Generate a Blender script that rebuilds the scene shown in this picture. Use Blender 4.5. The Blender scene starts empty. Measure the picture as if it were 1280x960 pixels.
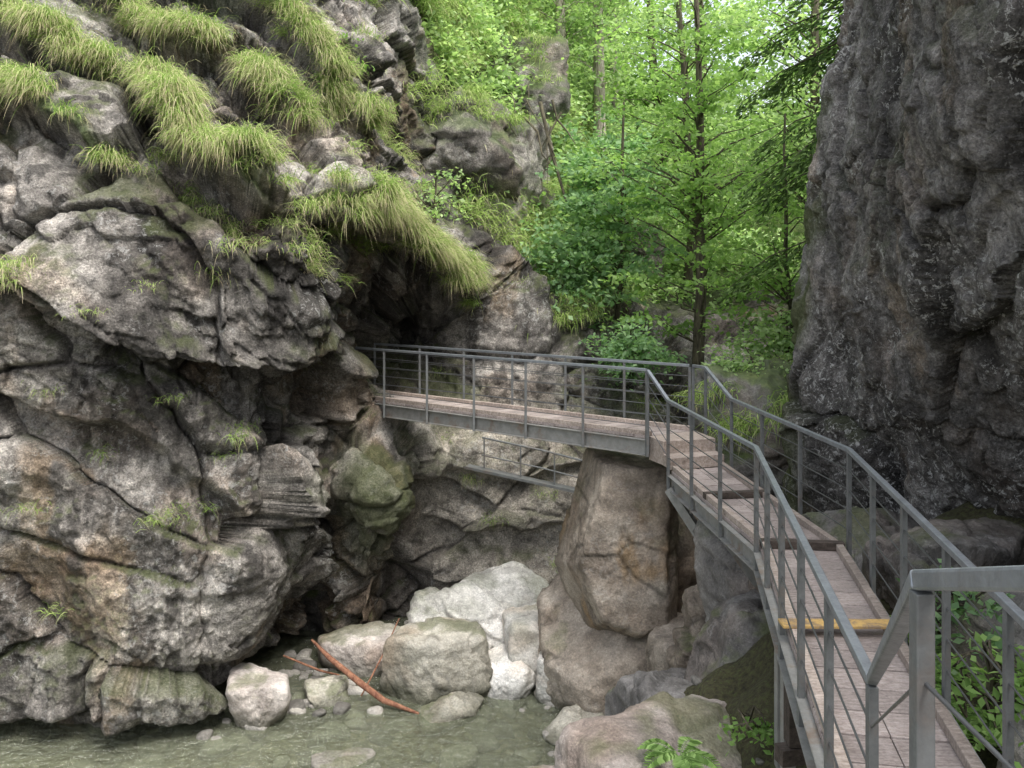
import bpy, bmesh, math, random
import numpy as np
from mathutils import Vector
rng=np.random.default_rng(11)
random.seed(4)

# ---------------------------------------------------------------- noise
def h3(ix,iy,iz,s):
    h=((ix*0x8da6b343)^(iy*0xd8163841)^(iz*0xcb1ab31f)^(s*0x9e3779b1))&0xffffffff
    h^=h>>15; h=(h*0x2c1b3c6d)&0xffffffff
    h^=h>>12; h=(h*0x297a2d39)&0xffffffff
    h^=h>>15
    return h/4294967296.0
def vnoise(p,s=0):
    i=np.floor(p).astype(np.int64); f=p-i
    f=f*f*f*(f*(f*6-15)+10)
    r=0
    for a in (0,1):
        wx=f[:,0] if a else 1-f[:,0]
        for b in (0,1):
            wy=f[:,1] if b else 1-f[:,1]
            for c in (0,1):
                wz=f[:,2] if c else 1-f[:,2]
                r=r+wx*wy*wz*h3(i[:,0]+a,i[:,1]+b,i[:,2]+c,s)
    return r*2-1
def fbm(p,o=4,s=0):
    r=0;a=1;t=0
    for k in range(o):
        r=r+a*vnoise(p*(2.03**k)+k*7.3,s+k); t+=a; a*=0.52
    return r/t*1.6
def ridged(p,o=4,s=0):
    r=0;a=1;t=0
    for k in range(o):
        r=r+a*(1-2*np.abs(vnoise(p*(2.1**k)+k*5.1,s+k))); t+=a; a*=0.5
    return r/t
def sstep(a,b,x):
    t=np.clip((x-a)/(b-a),0,1); return t*t*(3-2*t)
def worley(p,s=0):
    i=np.floor(p).astype(np.int64)
    n=len(p)
    F1=np.full(n,9.0);F2=np.full(n,9.0);V=np.zeros((n,3));ID=np.zeros((n,3),dtype=np.int64)
    for a in (-1,0,1):
        for b in (-1,0,1):
            for c in (-1,0,1):
                cx=i[:,0]+a;cy=i[:,1]+b;cz=i[:,2]+c
                v=np.stack([p[:,0]-cx-h3(cx,cy,cz,s),p[:,1]-cy-h3(cx,cy,cz,s+1),p[:,2]-cz-h3(cx,cy,cz,s+2)],1)
                d=np.sqrt((v*v).sum(1))
                m=d<F1
                F2=np.where(m,F1,np.minimum(F2,d))
                F1=np.where(m,d,F1)
                V[m]=v[m]
                ID[m,0]=cx[m];ID[m,1]=cy[m];ID[m,2]=cz[m]
    return F1,F2,V,ID
def facet(q,s,edge=0.1,tilt=1.0,gm=None):
    F1,F2,V,ID=worley(q,s)
    r=h3(ID[:,0],ID[:,1],ID[:,2],s+9)
    t=np.stack([h3(ID[:,0],ID[:,1],ID[:,2],s+10+k)-.5 for k in range(3)],1)
    e=F2-F1
    groove=1-sstep(0,edge,e)
    if gm is not None: groove=groove*gm
    d=(r+tilt*(V*t).sum(1)*1.5)*(1-.12*(1-sstep(0,edge*3,e)))-.26*groove
    return d,groove
def rock_disp(p,shear,s=0,a=(.5,.2,.07,.35,.05),k=(2.2,.85,.33),flat=.55,tilt=.8,rid=.0,calm=None):
    w=np.stack([vnoise(p*.45+3,s+50),vnoise(p*.45+9,s+51),vnoise(p*.45+21,s+52)],1)*.3
    w+=np.stack([vnoise(p*3.1+3,s+53),vnoise(p*3.1+9,s+54),vnoise(p*3.1+21,s+55)],1)*.06
    q=p+w; q=np.stack([q[:,0],q[:,1],(q[:,2]+shear)/flat],1)
    gm=sstep(-.35,.25,vnoise(p*.6+5,s+65))
    dA,cA=facet(q/k[0],s,.04,tilt,.35+.65*gm)
    dB,cB=facet(q/k[1],s+20,.06,tilt,gm)
    dC,cC=facet(q/k[2],s+40,.12,tilt,gm)
    c=1 if calm is None else 1-calm
    mB=sstep(-.3,.3,vnoise(p*.5+40,s+60))*c; mC=sstep(-.4,.4,vnoise(p*.8+70,s+61))*c
    d=a[0]*dA*(.6+.4*c)+a[1]*dB*(.35*c+.65*mB)+a[2]*dC*(.25+.75*mC)+a[3]*fbm(p*.4,3,s+70)+a[4]*fbm(p*2.2,4,s+80)+a[4]*.45*fbm(p*9,3,s+90)
    if rid>0:
        qr=np.stack([q[:,0]*.8,q[:,1]*.8,q[:,2]*1.5],1); d=d+rid*ridged(qr*1.6,4,s+95)*(.3+.7*(1-gm))*c
    return d,np.clip(cA*.9+cB*.75*mB+cC*.5*mC,0,1)

# ---------------------------------------------------------------- mesh utils
def link(o): bpy.context.scene.collection.objects.link(o)
def make_obj(name,V,F,mats,midx=None,cols=None,smooth=True,attrs=None,parent=None):
    if not isinstance(F,list): F=[F]
    V=np.asarray(V,dtype=np.float32)
    me=bpy.data.meshes.new(name)
    me.vertices.add(len(V)); me.vertices.foreach_set('co',V.ravel())
    li=np.concatenate([f.ravel() for f in F]).astype(np.int32)
    tot=np.concatenate([np.full(len(f),f.shape[1]) for f in F]).astype(np.int32)
    st=np.concatenate([[0],np.cumsum(tot)[:-1]]).astype(np.int32)
    me.loops.add(len(li)); me.loops.foreach_set('vertex_index',li)
    me.polygons.add(len(tot)); me.polygons.foreach_set('loop_start',st); me.polygons.foreach_set('loop_total',tot)
    me.polygons.foreach_set('use_smooth',np.full(len(tot),smooth,dtype=bool))
    if midx is not None: me.polygons.foreach_set('material_index',np.asarray(midx,dtype=np.int32))
    me.update(calc_edges=True)
    if cols is not None:
        c=me.attributes.new('Col','FLOAT_COLOR','POINT')
        cc=np.ones((len(V),4),dtype=np.float32); cc[:,:3]=cols
        c.data.foreach_set('color',cc.ravel())
    if attrs:
        for n,v in attrs.items():
            if v.ndim==1:
                c=me.attributes.new(n,'FLOAT','POINT'); c.data.foreach_set('value',np.asarray(v,dtype=np.float32))
            else:
                c=me.attributes.new(n,'FLOAT_COLOR','POINT'); cc=np.ones((len(V),4),dtype=np.float32); cc[:,:3]=v
                c.data.foreach_set('color',cc.ravel())
    for m in (mats if isinstance(mats,list) else [mats]): me.materials.append(m)
    me.validate()
    o=bpy.data.objects.new(name,me); link(o)
    if parent: o.parent=parent
    return o
def empty(name,loc=(0,0,0)):
    e=bpy.data.objects.new(name,None); link(e); e.empty_display_size=.3; return e
def catm(T,us):
    n=len(T); i=np.clip(np.floor(us).astype(int),0,n-2); t=us-i
    g=lambda k:T[np.clip(i+k,0,n-1)]
    sh=(len(us),)+(1,)*(T.ndim-1); t=t.reshape(sh)
    p0,p1,p2,p3=g(-1),g(0),g(1),g(2)
    p0=np.where((i==0).reshape(sh),2*p1-p2,p0); p3=np.where((i==n-2).reshape(sh),2*p2-p1,p3)
    return p1+.5*t*(p2-p0+t*(2*p0-5*p1+4*p2-p3+t*(3*(p1-p2)+p3-p0)))
def ulist(c):
    r=[]
    for k,n in enumerate(c): r+= [k+j/n for j in range(n)]
    return np.array(r+[len(c)])
def grid_faces(nu,nv):
    I=np.arange(nu*nv).reshape(nu,nv)
    return np.stack([I[:-1,:-1],I[1:,:-1],I[1:,1:],I[:-1,1:]],-1).reshape(-1,4)
def grid_normals(P):
    du=np.gradient(P,axis=0); dv=np.gradient(P,axis=1)
    n=np.cross(du,dv); return n/(np.linalg.norm(n,axis=2,keepdims=True)+1e-9)
def norm(v): return v/(np.linalg.norm(v,axis=-1,keepdims=True)+1e-9)

# ---------------------------------------------------------------- materials
class NT:
    def __init__(s,name):
        s.m=bpy.data.materials.new(name); s.m.use_nodes=True; s.t=s.m.node_tree
        s.t.nodes.clear(); s.out=s.t.nodes.new('ShaderNodeOutputMaterial')
        s.tc=s.t.nodes.new('ShaderNodeTexCoord')
    def n(s,ty,**k):
        x=s.t.nodes.new(ty)
        for a,b in k.items(): setattr(x,a,b)
        return x
    def l(s,a,b): s.t.links.new(a,b)
    def mapping(s,sc=(1,1,1),rot=(0,0,0)):
        m=s.n('ShaderNodeMapping'); m.inputs['Scale'].default_value=sc; m.inputs['Rotation'].default_value=rot
        s.l(s.tc.outputs['Object'],m.inputs['Vector']); return m.outputs[0]
    def noise(s,scale,det=6,rough=.6,vec=None,dist=0):
        x=s.n('ShaderNodeTexNoise'); x.inputs['Scale'].default_value=scale; x.inputs['Detail'].default_value=det
        x.inputs['Roughness'].default_value=rough; x.inputs['Distortion'].default_value=dist
        s.l(vec if vec else s.tc.outputs['Object'],x.inputs['Vector']); return x.outputs['Fac']
    def vor(s,scale,vec=None,feat='F1'):
        x=s.n('ShaderNodeTexVoronoi',feature=feat); x.inputs['Scale'].default_value=scale
        s.l(vec if vec else s.tc.outputs['Object'],x.inputs['Vector']); return x.outputs['Distance']
    def ramp(s,f,stops):
        r=s.n('ShaderNodeValToRGB'); e=r.color_ramp.elements
        while len(e)<len(stops): e.new(.5)
        for k,(p,c) in enumerate(stops):
            e[k].position=p; e[k].color=(c,c,c,1) if isinstance(c,(int,float)) else (*c,1)
        s.l(f,r.inputs[0]); return r.outputs[0]
    def mix(s,f,a,b,mode='MIX'):
        x=s.n('ShaderNodeMix',data_type='RGBA',blend_type=mode)
        for idx,v in ((0,f),(6,a),(7,b)):
            if isinstance(v,(int,float)): x.inputs[idx].default_value=v if idx==0 else (v,v,v,1)
            elif isinstance(v,tuple): x.inputs[idx].default_value=(*v,1)
            else: s.l(v,x.inputs[idx])
        return x.outputs[2]
    def math(s,op,a,b=0,clamp=False):
        x=s.n('ShaderNodeMath',operation=op,use_clamp=clamp)
        for k,v in enumerate((a,b)):
            if isinstance(v,(int,float)): x.inputs[k].default_value=v
            else: s.l(v,x.inputs[k])
        return x.outputs[0]
    def bump(s,h,dist,strength=1,nrm=None):
        b=s.n('ShaderNodeBump'); b.inputs['Distance'].default_value=dist; b.inputs['Strength'].default_value=strength
        s.l(h,b.inputs['Height'])
        if nrm: s.l(nrm,b.inputs['Normal'])
        return b.outputs[0]
    def bsdf(s,col,rough=.8,metal=0,nrm=None,spec=.4):
        b=s.n('ShaderNodeBsdfPrincipled')
        for nm,v in (('Base Color',col),('Roughness',rough),('Metallic',metal),('Specular IOR Level',spec)):
            if isinstance(v,(int,float)): b.inputs[nm].default_value=v
            elif isinstance(v,tuple): b.inputs[nm].default_value=(*v,1)
            else: s.l(v,b.inputs[nm])
        if nrm: s.l(nrm,b.inputs['Normal'])
        s.l(b.outputs[0],s.out.inputs[0]); return b
    def attr(s,n): return s.n('ShaderNodeAttribute',attribute_name=n)

# rock colour is stored per vertex: Tint = mineral / stain colour, darkened cracks, painted shade and light, Aux = (moss, lichen, plants)
def rock_paint(P,N,pal,seed,ochre=.3,streak=.5,moss=.5,crack=None,crackk=.6,wet_shade=None):
    dark,mid,light=[np.array(c) for c in pal]
    a=fbm(P*.4,3,seed+1)+.8*fbm(P*3.1,5,seed+2)
    t=np.clip(.5+.55*a,0,1)[:,None]
    col=np.where(t<.5,dark+(mid-dark)*t*2,mid+(light-mid)*(t*2-1))
    q=P*np.array([1.8,1.8,.2]); st=sstep(.12,.45,fbm(q*1.7,5,seed+3)+.3*fbm(P*.5,2,seed+4))*streak
    col=col*(1-st[:,None])+dark*.36*st[:,None]
    oc=sstep(.3,.65,fbm(P*np.array([1,1.2,.5]),5,seed+5))*ochre
    col=col*(1-oc[:,None])+np.array([.29,.205,.12])*oc[:,None]
    br=sstep(.1,.6,fbm(P*.8+50,4,seed+6))*.45
    col=col*(1-br[:,None])+col*np.array([1.12,.95,.82])*br[:,None]
    if crack is not None: col=col*(1-crackk*crack[:,None])
    if wet_shade is not None: col=col*(1-wet_shade[:,None]*.5)
    ms=sstep(.2,.75,N[:,2])*sstep(.05,.45,fbm(P*1.5,5,seed+7))*moss
    ms=np.maximum(ms,sstep(.38,.68,fbm(P*.8+9,5,seed+8))*sstep(-.3,.3,N[:,2])*moss*.85)
    li=sstep(-.1,.35,fbm(P*1.1,3,seed+9))
    return col,ms,li
def rock_mat(name,lichen=0.,bumpd=.07,lsc=9,grain=1.,mossc=((.045,.06,.018),(.12,.145,.045))):
    N=NT(name)
    medn=N.noise(4.2,5,.74,dist=.2); fine=N.noise(30,5,.8)
    rg=N.n('ShaderNodeTexNoise',noise_type='RIDGED_MULTIFRACTAL'); rg.inputs['Scale'].default_value=2.6; rg.inputs['Detail'].default_value=4; rg.inputs['Roughness'].default_value=.55
    N.l(N.mapping((1,1,1.7),(.0,.35,.2)),rg.inputs['Vector']); rg=rg.outputs['Fac']
    t=N.attr('Tint').outputs['Color']; sp=N.n('ShaderNodeSeparateColor'); N.l(N.attr('Aux').outputs['Color'],sp.inputs[0])
    col=N.mix(.85*grain,t,N.ramp(medn,[(.34,.36),(.48,.95),(.64,1.55)]),'MULTIPLY')
    col=N.mix(grain,col,N.ramp(fine,[(.32,.22),(.43,.78),(.54,1.12),(.68,2.1)]),'MULTIPLY')
    if lichen>0:
        lf=N.noise(lsc,4,.8,dist=.6)
        m=N.math('MULTIPLY',N.ramp(lf,[(.55,0.),(.6,1.)]),N.math('MULTIPLY',sp.outputs[1],lichen))
        col=N.mix(m,col,(.52,.52,.5))
    col=N.mix(sp.outputs[0],col,N.ramp(fine,[(.3,mossc[0]),(.7,mossc[1])]))
    col=N.mix(sp.outputs[2],col,N.ramp(medn,[(.3,(.03,.045,.012)),(.5,(.07,.11,.025)),(.7,(.14,.18,.05))]))
    h=N.math('ADD',N.math('MULTIPLY',medn,1.3),N.math('MULTIPLY',fine,.6*grain))
    h=N.math('ADD',h,N.math('MULTIPLY',rg,.22))
    N.bsdf(col,N.ramp(medn,[(.3,.55),(.7,.9)]),0,N.bump(h,bumpd,1.),.3)
    return N.m
M_left=rock_mat('limestone_left',.5,.09)
M_right=rock_mat('limestone_right',1.,.075,14)
M_bould=rock_mat('boulder_rock',.15,.04,grain=.5)
PAL_L=((.085,.078,.071),(.215,.2,.182),(.41,.385,.35))
PAL_R=((.095,.09,.085),(.175,.166,.157),(.265,.253,.24))
PAL_W=((.42,.415,.37),(.66,.645,.6),(.84,.82,.78))
PAL_G=((.2,.19,.155),(.36,.34,.285),(.52,.495,.43))
PAL_P=((.15,.122,.095),(.275,.232,.186),(.4,.35,.29))
PAL_K=((.26,.225,.2),(.42,.375,.34),(.58,.535,.495))

def leaf_mat(name,c1,c2,c3,trans=.5):
    N=NT(name); a=N.attr('Col'); sp=N.n('ShaderNodeSeparateColor'); N.l(a.outputs['Color'],sp.inputs[0])
    col=N.ramp(sp.outputs[0],[(0.,c1),(.5,c2),(1.,c3)])
    col=N.mix(.55,col,N.ramp(sp.outputs[1],[(0.,.5),(1.,1.4)]),'MULTIPLY')
    d=N.n('ShaderNodeBsdfDiffuse'); N.l(col,d.inputs[0])
    t=N.n('ShaderNodeBsdfTranslucent'); N.l(N.mix(1.,col,(1.3,1.4,.85),'MULTIPLY'),t.inputs[0])
    mx=N.n('ShaderNodeMixShader'); mx.inputs[0].default_value=trans
    N.l(d.outputs[0],mx.inputs[1]); N.l(t.outputs[0],mx.inputs[2]); N.l(mx.outputs[0],N.out.inputs[0]); return N.m
M_leaf=leaf_mat('leaf_maple',(.14,.25,.07),(.23,.37,.12),(.36,.5,.2))
M_leaf2=leaf_mat('leaf_beech',(.18,.29,.115),(.31,.44,.2),(.5,.61,.34))
M_leaf3=leaf_mat('leaf_shrub',(.14,.26,.125),(.24,.38,.2),(.38,.52,.3))
M_need=leaf_mat('spruce_needles',(.05,.09,.035),(.09,.15,.05),(.17,.26,.09),.3)
def grass_mat():
    N=NT('grass_blades'); a=N.attr('Col'); sp=N.n('ShaderNodeSeparateColor'); N.l(a.outputs['Color'],sp.inputs[0])
    g=N.ramp(sp.outputs[0],[(0.,(.17,.29,.06)),(.5,(.31,.45,.12)),(1.,(.5,.6,.24))])
    s=N.ramp(sp.outputs[0],[(0.,(.4,.34,.2)),(1.,(.66,.58,.41))])
    f=N.math('MULTIPLY',sp.outputs[1],sp.outputs[2],True)
    col=N.mix(N.ramp(f,[(.24,0.),(.55,1.)]),g,s)
    d=N.n('ShaderNodeBsdfDiffuse'); N.l(col,d.inputs[0])
    t=N.n('ShaderNodeBsdfTranslucent'); N.l(col,t.inputs[0])
    mx=N.n('ShaderNodeMixShader'); mx.inputs[0].default_value=.4
    N.l(d.outputs[0],mx.inputs[1]); N.l(t.outputs[0],mx.inputs[2]); N.l(mx.outputs[0],N.out.inputs[0]); return N.m
M_grass=grass_mat()
def bark_mat(name,a,b):
    N=NT(name); v=N.mapping((6,6,1.2)); n=N.noise(3,4,.7,vec=v)
    N.bsdf(N.ramp(n,[(.35,a),(.65,b)]),.9,0,N.bump(n,.03)); return N.m
M_bark=bark_mat('bark_dark',(.035,.03,.02),(.14,.125,.08))
M_barkp=bark_mat('bark_pale',(.2,.175,.14),(.46,.42,.36))
M_log=bark_mat('wet_log',(.14,.055,.035),(.34,.17,.1))
def steel_mat(name,c,metal=.55,ro=.45,rust=.0):
    N=NT(name); n=N.noise(9,5,.65); f=N.noise(70,3,.6)
    col=N.ramp(n,[(.3,tuple(x*.72 for x in c)),(.6,c),(.8,tuple(min(1,x*1.2) for x in c))])
    if rust>0: col=N.mix(N.ramp(N.noise(3.5,6,.7),[(.52,0.),(.68,rust)]),col,(.2,.12,.07))
    N.bsdf(col,N.ramp(f,[(.3,ro-.1),(.7,ro+.15)]),metal,N.bump(f,.001)); return N.m
M_steel=steel_mat('galvanised_rail',(.3,.325,.35),.6,.45,.12)
M_post=steel_mat('galvanised_post',(.19,.2,.2),.4,.55,.3)
M_beam=steel_mat('galvanised_beam',(.28,.28,.265),.25,.6,.65)
M_wire=steel_mat('steel_wire',(.16,.165,.17),.6,.4)
def wood_mat(name,a,b,c):
    N=NT(name); at=N.attr('Col'); sp=N.n('ShaderNodeSeparateColor'); N.l(at.outputs['Color'],sp.inputs[0])
    g=N.noise(5,5,.7,vec=N.mapping((2,9,4))); f=N.noise(45,4,.7); b0=N.noise(1.4,4,.6)
    col=N.ramp(g,[(.3,a),(.5,b),(.7,c)])
    col=N.mix(.7,col,N.ramp(sp.outputs[0],[(0.,.7),(1.,1.25)]),'MULTIPLY')
    col=N.mix(.5,col,N.ramp(f,[(.3,.5),(.6,1.2)]),'MULTIPLY')
    col=N.mix(.6,col,N.ramp(b0,[(.3,.6),(.65,1.25)]),'MULTIPLY')
    N.bsdf(col,.85,0,N.bump(f,.005)); return N.m
M_wood=wood_mat('deck_planks',(.2,.165,.15),(.31,.265,.245),(.4,.355,.335))
M_edge=wood_mat('edge_timber',(.2,.16,.13),(.36,.3,.26),(.48,.42,.37))
M_dkwood=wood_mat('dark_timber',(.035,.028,.022),(.07,.055,.045),(.12,.095,.08))
def yel():
    N=NT('worn_yellow_paint'); n=N.noise(9,6,.75)
    N.bsdf(N.ramp(n,[(.4,(.26,.19,.12)),(.52,(.5,.33,.12)),(.7,(.62,.42,.15))]),.8,0,N.bump(n,.004)); return N.m
M_yel=yel()
def water_mat():
    N=NT('creek_water')
    n=N.noise(4.5,3,.6,vec=N.mapping((1,1.5,1)),dist=.6); f=N.noise(20,2,.6,dist=.5)
    fo=N.ramp(N.noise(7,6,.82),[(.62,0.),(.7,.75)])
    h=N.math('ADD',n,N.math('MULTIPLY',f,.25)); nb=N.bump(h,.16,1.)
    b=N.n('ShaderNodeBsdfPrincipled'); N.l(N.mix(fo,(.22,.235,.165),(.62,.62,.58)),b.inputs['Base Color']); b.inputs['Roughness'].default_value=.04; b.inputs['Specular IOR Level'].default_value=1.
    N.l(nb,b.inputs['Normal'])
    t=N.n('ShaderNodeBsdfTransparent'); t.inputs[0].default_value=(.84,.9,.76,1)
    mx=N.n('ShaderNodeMixShader'); N.l(N.math('SUBTRACT',.52,fo,True),mx.inputs[0])
    N.l(b.outputs[0],mx.inputs[1]); N.l(t.outputs[0],mx.inputs[2]); N.l(mx.outputs[0],N.out.inputs[0]); return N.m
M_water=water_mat()
def ground_mat():
    N=NT('gravel_ground'); n=N.noise(1.2,5,.7); v=N.vor(7); f=N.noise(22,4,.7)
    geo=N.n('ShaderNodeSeparateXYZ'); N.l(N.tc.outputs['Object'],geo.inputs[0])
    hi=N.ramp(N.math('ADD',geo.outputs['Z'],6.8),[(0.,0.),(.5,1.)])
    col=N.ramp(n,[(.3,(.19,.165,.11)),(.5,(.33,.3,.22)),(.7,(.46,.43,.34))])
    col=N.mix(.7,col,N.ramp(v,[(0.,1.3),(.6,.4)]),'MULTIPLY')
    soil=N.ramp(f,[(.3,(.025,.022,.012)),(.5,(.07,.065,.03)),(.7,(.1,.12,.04))])
    col=N.mix(hi,col,soil)
    N.bsdf(col,.9,0,N.bump(N.math('ADD',v,N.math('MULTIPLY',f,1.5)),.06)); return N.m
M_ground=ground_mat()

# ---------------------------------------------------------------- left gorge wall and valley side
Z=[-7.6,-5.5,-3.5,-1.5,.5,2.5,5,8,12,20]
T=[
 [(-13,13),(-13,12.6),(-13,12.4),(-13,12.3),(-13,12.6),(-13,13.4),(-13,15),(-13,17),(-13,20.5),(-14,30)],
 [(-8.4,13.4),(-8.4,13.0),(-8.4,12.9),(-8.4,13.0),(-8.4,13.3),(-8.4,14.1),(-8.4,15.6),(-8.4,17.8),(-8.4,21.2),(-9,31)],
 [(-5.9,13.4),(-5.9,12.8),(-5.9,13.1),(-5.8,13.5),(-5.8,13.2),(-5.9,14.1),(-5.9,15.8),(-5.9,18.2),(-5.9,21.7),(-6,32)],
 [(-4.5,14.2),(-4.3,13.6),(-4.2,13.8),(-4.1,14.6),(-4.1,13.4),(-4.3,14.4),(-4.3,16.3),(-4.3,18.8),(-4.3,22.5),(-4,33)],
 [(-4.5,16.0),(-4.2,15.1),(-4.0,15.0),(-3.6,15.4),(-2.95,14.1),(-3.2,15.4),(-3.2,17.4),(-3.2,20.2),(-3,24.5),(-2,35)],
 [(-4.1,17.4),(-3.8,16.8),(-3.5,16.4),(-3.2,16.6),(-2.8,15.9),(-2.5,17.2),(-2.3,19.6),(-2.2,23),(-2,27),(0,38)],
 [(-2.8,16.7),(-2.6,16.2),(-2.3,16.2),(-2.7,20.4),(-2.1,17.2),(-1.6,19.5),(-1.2,22.6),(-1,26.5),(-.5,31),(2,41)],
 [(-1.9,18.2),(-1.8,18.2),(-1.6,18.3),(-1.7,20.6),(-1.3,18.9),(-.9,21.8),(0,24.8),(.5,29.5),(1,34.5),(4,45)],
 [(-.7,17.9),(-.7,18.0),(-.6,18.3),(-.5,19.2),(0,20.8),(.4,23.8),(1,27.5),(1.6,32.5),(2.2,38),(6,48)],
 [(.9,18.0),(.9,18.1),(.9,18.4),(.9,19.3),(1.2,22),(1.6,26),(2.2,30.5),(3,36),(3.6,44),(8,62)],
 [(2.2,18.5),(2.2,18.5),(2.2,18.7),(2.3,20),(2.6,24.5),(3,29),(3.6,34),(4.4,41),(5.4,52),(10,90)],
 [(4,19.5),(4,19.3),(4,19.4),(4.5,22),(5,27.5),(5.5,32.5),(6.4,39),(8,50),(13,72),(24,120)],
 [(7,19.5),(7,19.5),(7,20),(8,23),(9,28),(9.5,33),(11,40),(13,52),(19,75),(34,120)],
 [(20,19.5),(20,19.5),(20,20),(20,22),(21,25),(22,28),(23,33),(25,42),(30,60),(50,100)],
]
tab=np.zeros((len(T),len(Z),3))
for i,c in enumerate(T):
    for j,(x,y) in enumerate(c): tab[i,j]=(x,y,Z[j])
us=ulist([36,100,100,76,70,70,60,54,54,48,40,30,16]); vs=ulist([58,66,66,66,68,74,56,40,26])
G=catm(tab,us); G=catm(G.transpose(1,0,2),vs).transpose(1,0,2)
nu,nv=G.shape[:2]
Nn=grid_normals(G)
P=G.reshape(-1,3).copy(); NN=Nn.reshape(-1,3)
ledges=[
 ([(-10,5.0),(-8.6,4.2),(-7.8,3.7),(-5.9,3.0),(-5.1,1.9),(-3.9,1.2)],.7,.5),
 ([(-8.6,5.9),(-7.4,5.3),(-6.4,4.6),(-4.95,3.9),(-4.3,3.2),(-3.7,2.5)],.5,.4),
 ([(-7,7.0),(-5.9,6.0),(-4.6,5.2),(-3.4,3.6),(-2.9,2.8)],.45,.4),
 ([(-8.3,2.75),(-7.6,2.5),(-6.8,2.15),(-6.3,1.8)],.4,.4),
 ([(-2.9,1.15),(-2.5,.95),(-2.0,.5),(-1.2,-.1)],.75,.6),
 ([(-9,.1),(-6.5,-.5),(-5,-1.0),(-3.2,-.7)],.5,0),
 ([(-9,-1.5),(-6.2,-2.0),(-4.6,-3.1),(-3.9,-3.9)],.3,0),
 ([(-1.4,-3.9),(.2,-4.1),(2.2,-3.7)],.18,0),
 ([(-1.4,-5.0),(.2,-5.2),(2.2,-4.9)],.22,0),
 ([(-1.4,-6.0),(.2,-6.2),(2.2,-6.0)],.25,0),
]
led=np.zeros(len(P)); grassw=np.zeros(len(P))
wob=fbm(P*.9,3,400)*.2
for k,(pl,amp,gw) in enumerate(ledges):
    xs=[a for a,b in pl]; zs=[b for a,b in pl]
    zl=np.interp(P[:,0],xs,zs); dz=P[:,2]-zl+wob
    win=sstep(xs[0]-.4,xs[0]+.3,P[:,0])*(1-sstep(xs[-1]-.3,xs[-1]+.3,P[:,0]))
    if k<7: win=win*(P[:,1]<21)
    prof=np.where(dz>0,1-sstep(0,1.1,dz),0)*sstep(-.1,.05,dz)-.75*sstep(-.9,-.15,dz)*(1-sstep(-.1,.02,dz))
    led+=amp*prof*win
    if gw>0: grassw=np.maximum(grassw,win*sstep(-.02,.06,dz)*(1-sstep(gw*.5,gw,dz)))
led-=.7*(1-sstep(-6.95,-6.6,P[:,2]+wob*.6))*(1-sstep(-4.5,-3.8,P[:,0]))
shear=np.where(P[:,0]<-2,(P[:,0]+2)*.42,(P[:,0]+2)*.08)
pale=sstep(-9,-7.5,P[:,0])*(1-sstep(-4.6,-3.8,P[:,0]))*(1-sstep(-2.8,-1.6,P[:,2]+.35*(P[:,0]+6)+.4*fbm(P,3,94)))*(P[:,1]<16)
backw=sstep(-2.2,-1.3,P[:,0])*(1-sstep(2.8,3.6,P[:,0]))*(1-sstep(-3.0,-2.2,P[:,2]))
d,crack=rock_disp(P,shear,s=3,a=(.8,.34,.13,.4,.075),k=(2.6,1.05,.4),flat=.7,tilt=1.0,rid=.07,calm=np.maximum(.8*pale,.6*backw))
veg=sstep(19.5,23,P[:,1]+1.2*fbm(P*.4,3,77))*sstep(-1.0,.4,P[:,2])*sstep(-3.5,-1.5,P[:,0])
veg=np.maximum(veg,sstep(5.6,7.2,P[:,2]+1.2*fbm(P*.6,3,78)))
dd=(d-.5)*(1-.45*veg)*(1-.35*backw)+led
P=P+NN*dd[:,None]
G2=P.reshape(nu,nv,3); N2=grid_normals(G2).reshape(-1,3)
wet_shade=1-sstep(-6.95,-6.6,P[:,2]+.2*fbm(P*1.3,2,91))
wet_shade=np.maximum(wet_shade,.7*sstep(-4.4,-3.6,P[:,0])*(1-sstep(-1.8,-1.2,P[:,0]))*sstep(-3.2,-2.4,P[:,2])*(1-sstep(.2,.8,P[:,2])))  # recess at the bridge end: its shade is painted into the colour
col,ms,li=rock_paint(P,N2,PAL_L,900,ochre=.35,streak=.7,moss=.65,crack=crack*(1-grassw),wet_shade=wet_shade)
ms=np.maximum(ms,sstep(-.05,.4,fbm(P*.8+70,4,93))*sstep(-3.6,-2.6,P[:,0])*(1-sstep(-.8,-.2,P[:,0]))*sstep(-6,-4.5,P[:,2])*(1-sstep(-2,-1,P[:,2]))*.65)
col=col*(1+.4*pale[:,None])
bed=.5+.5*np.sin(P[:,2]*9+2.5*fbm(P*.6,3,97))
col=col*(1-backw[:,None])+backw[:,None]*(col*.4+np.array([.36,.33,.28])*(.58+.25*bed+.35*fbm(P*2.5,4,98))[:,None])  # pale bedded stone, tint also brightened so the shadowed wall looks lit
make_obj('gorge_cliff',P,grid_faces(nu,nv),M_left,attrs={'Tint':np.clip(col,.01,.8),'Aux':np.stack([ms*(1-.3*backw),li,np.maximum(veg,grassw*.8)],1)})

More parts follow.
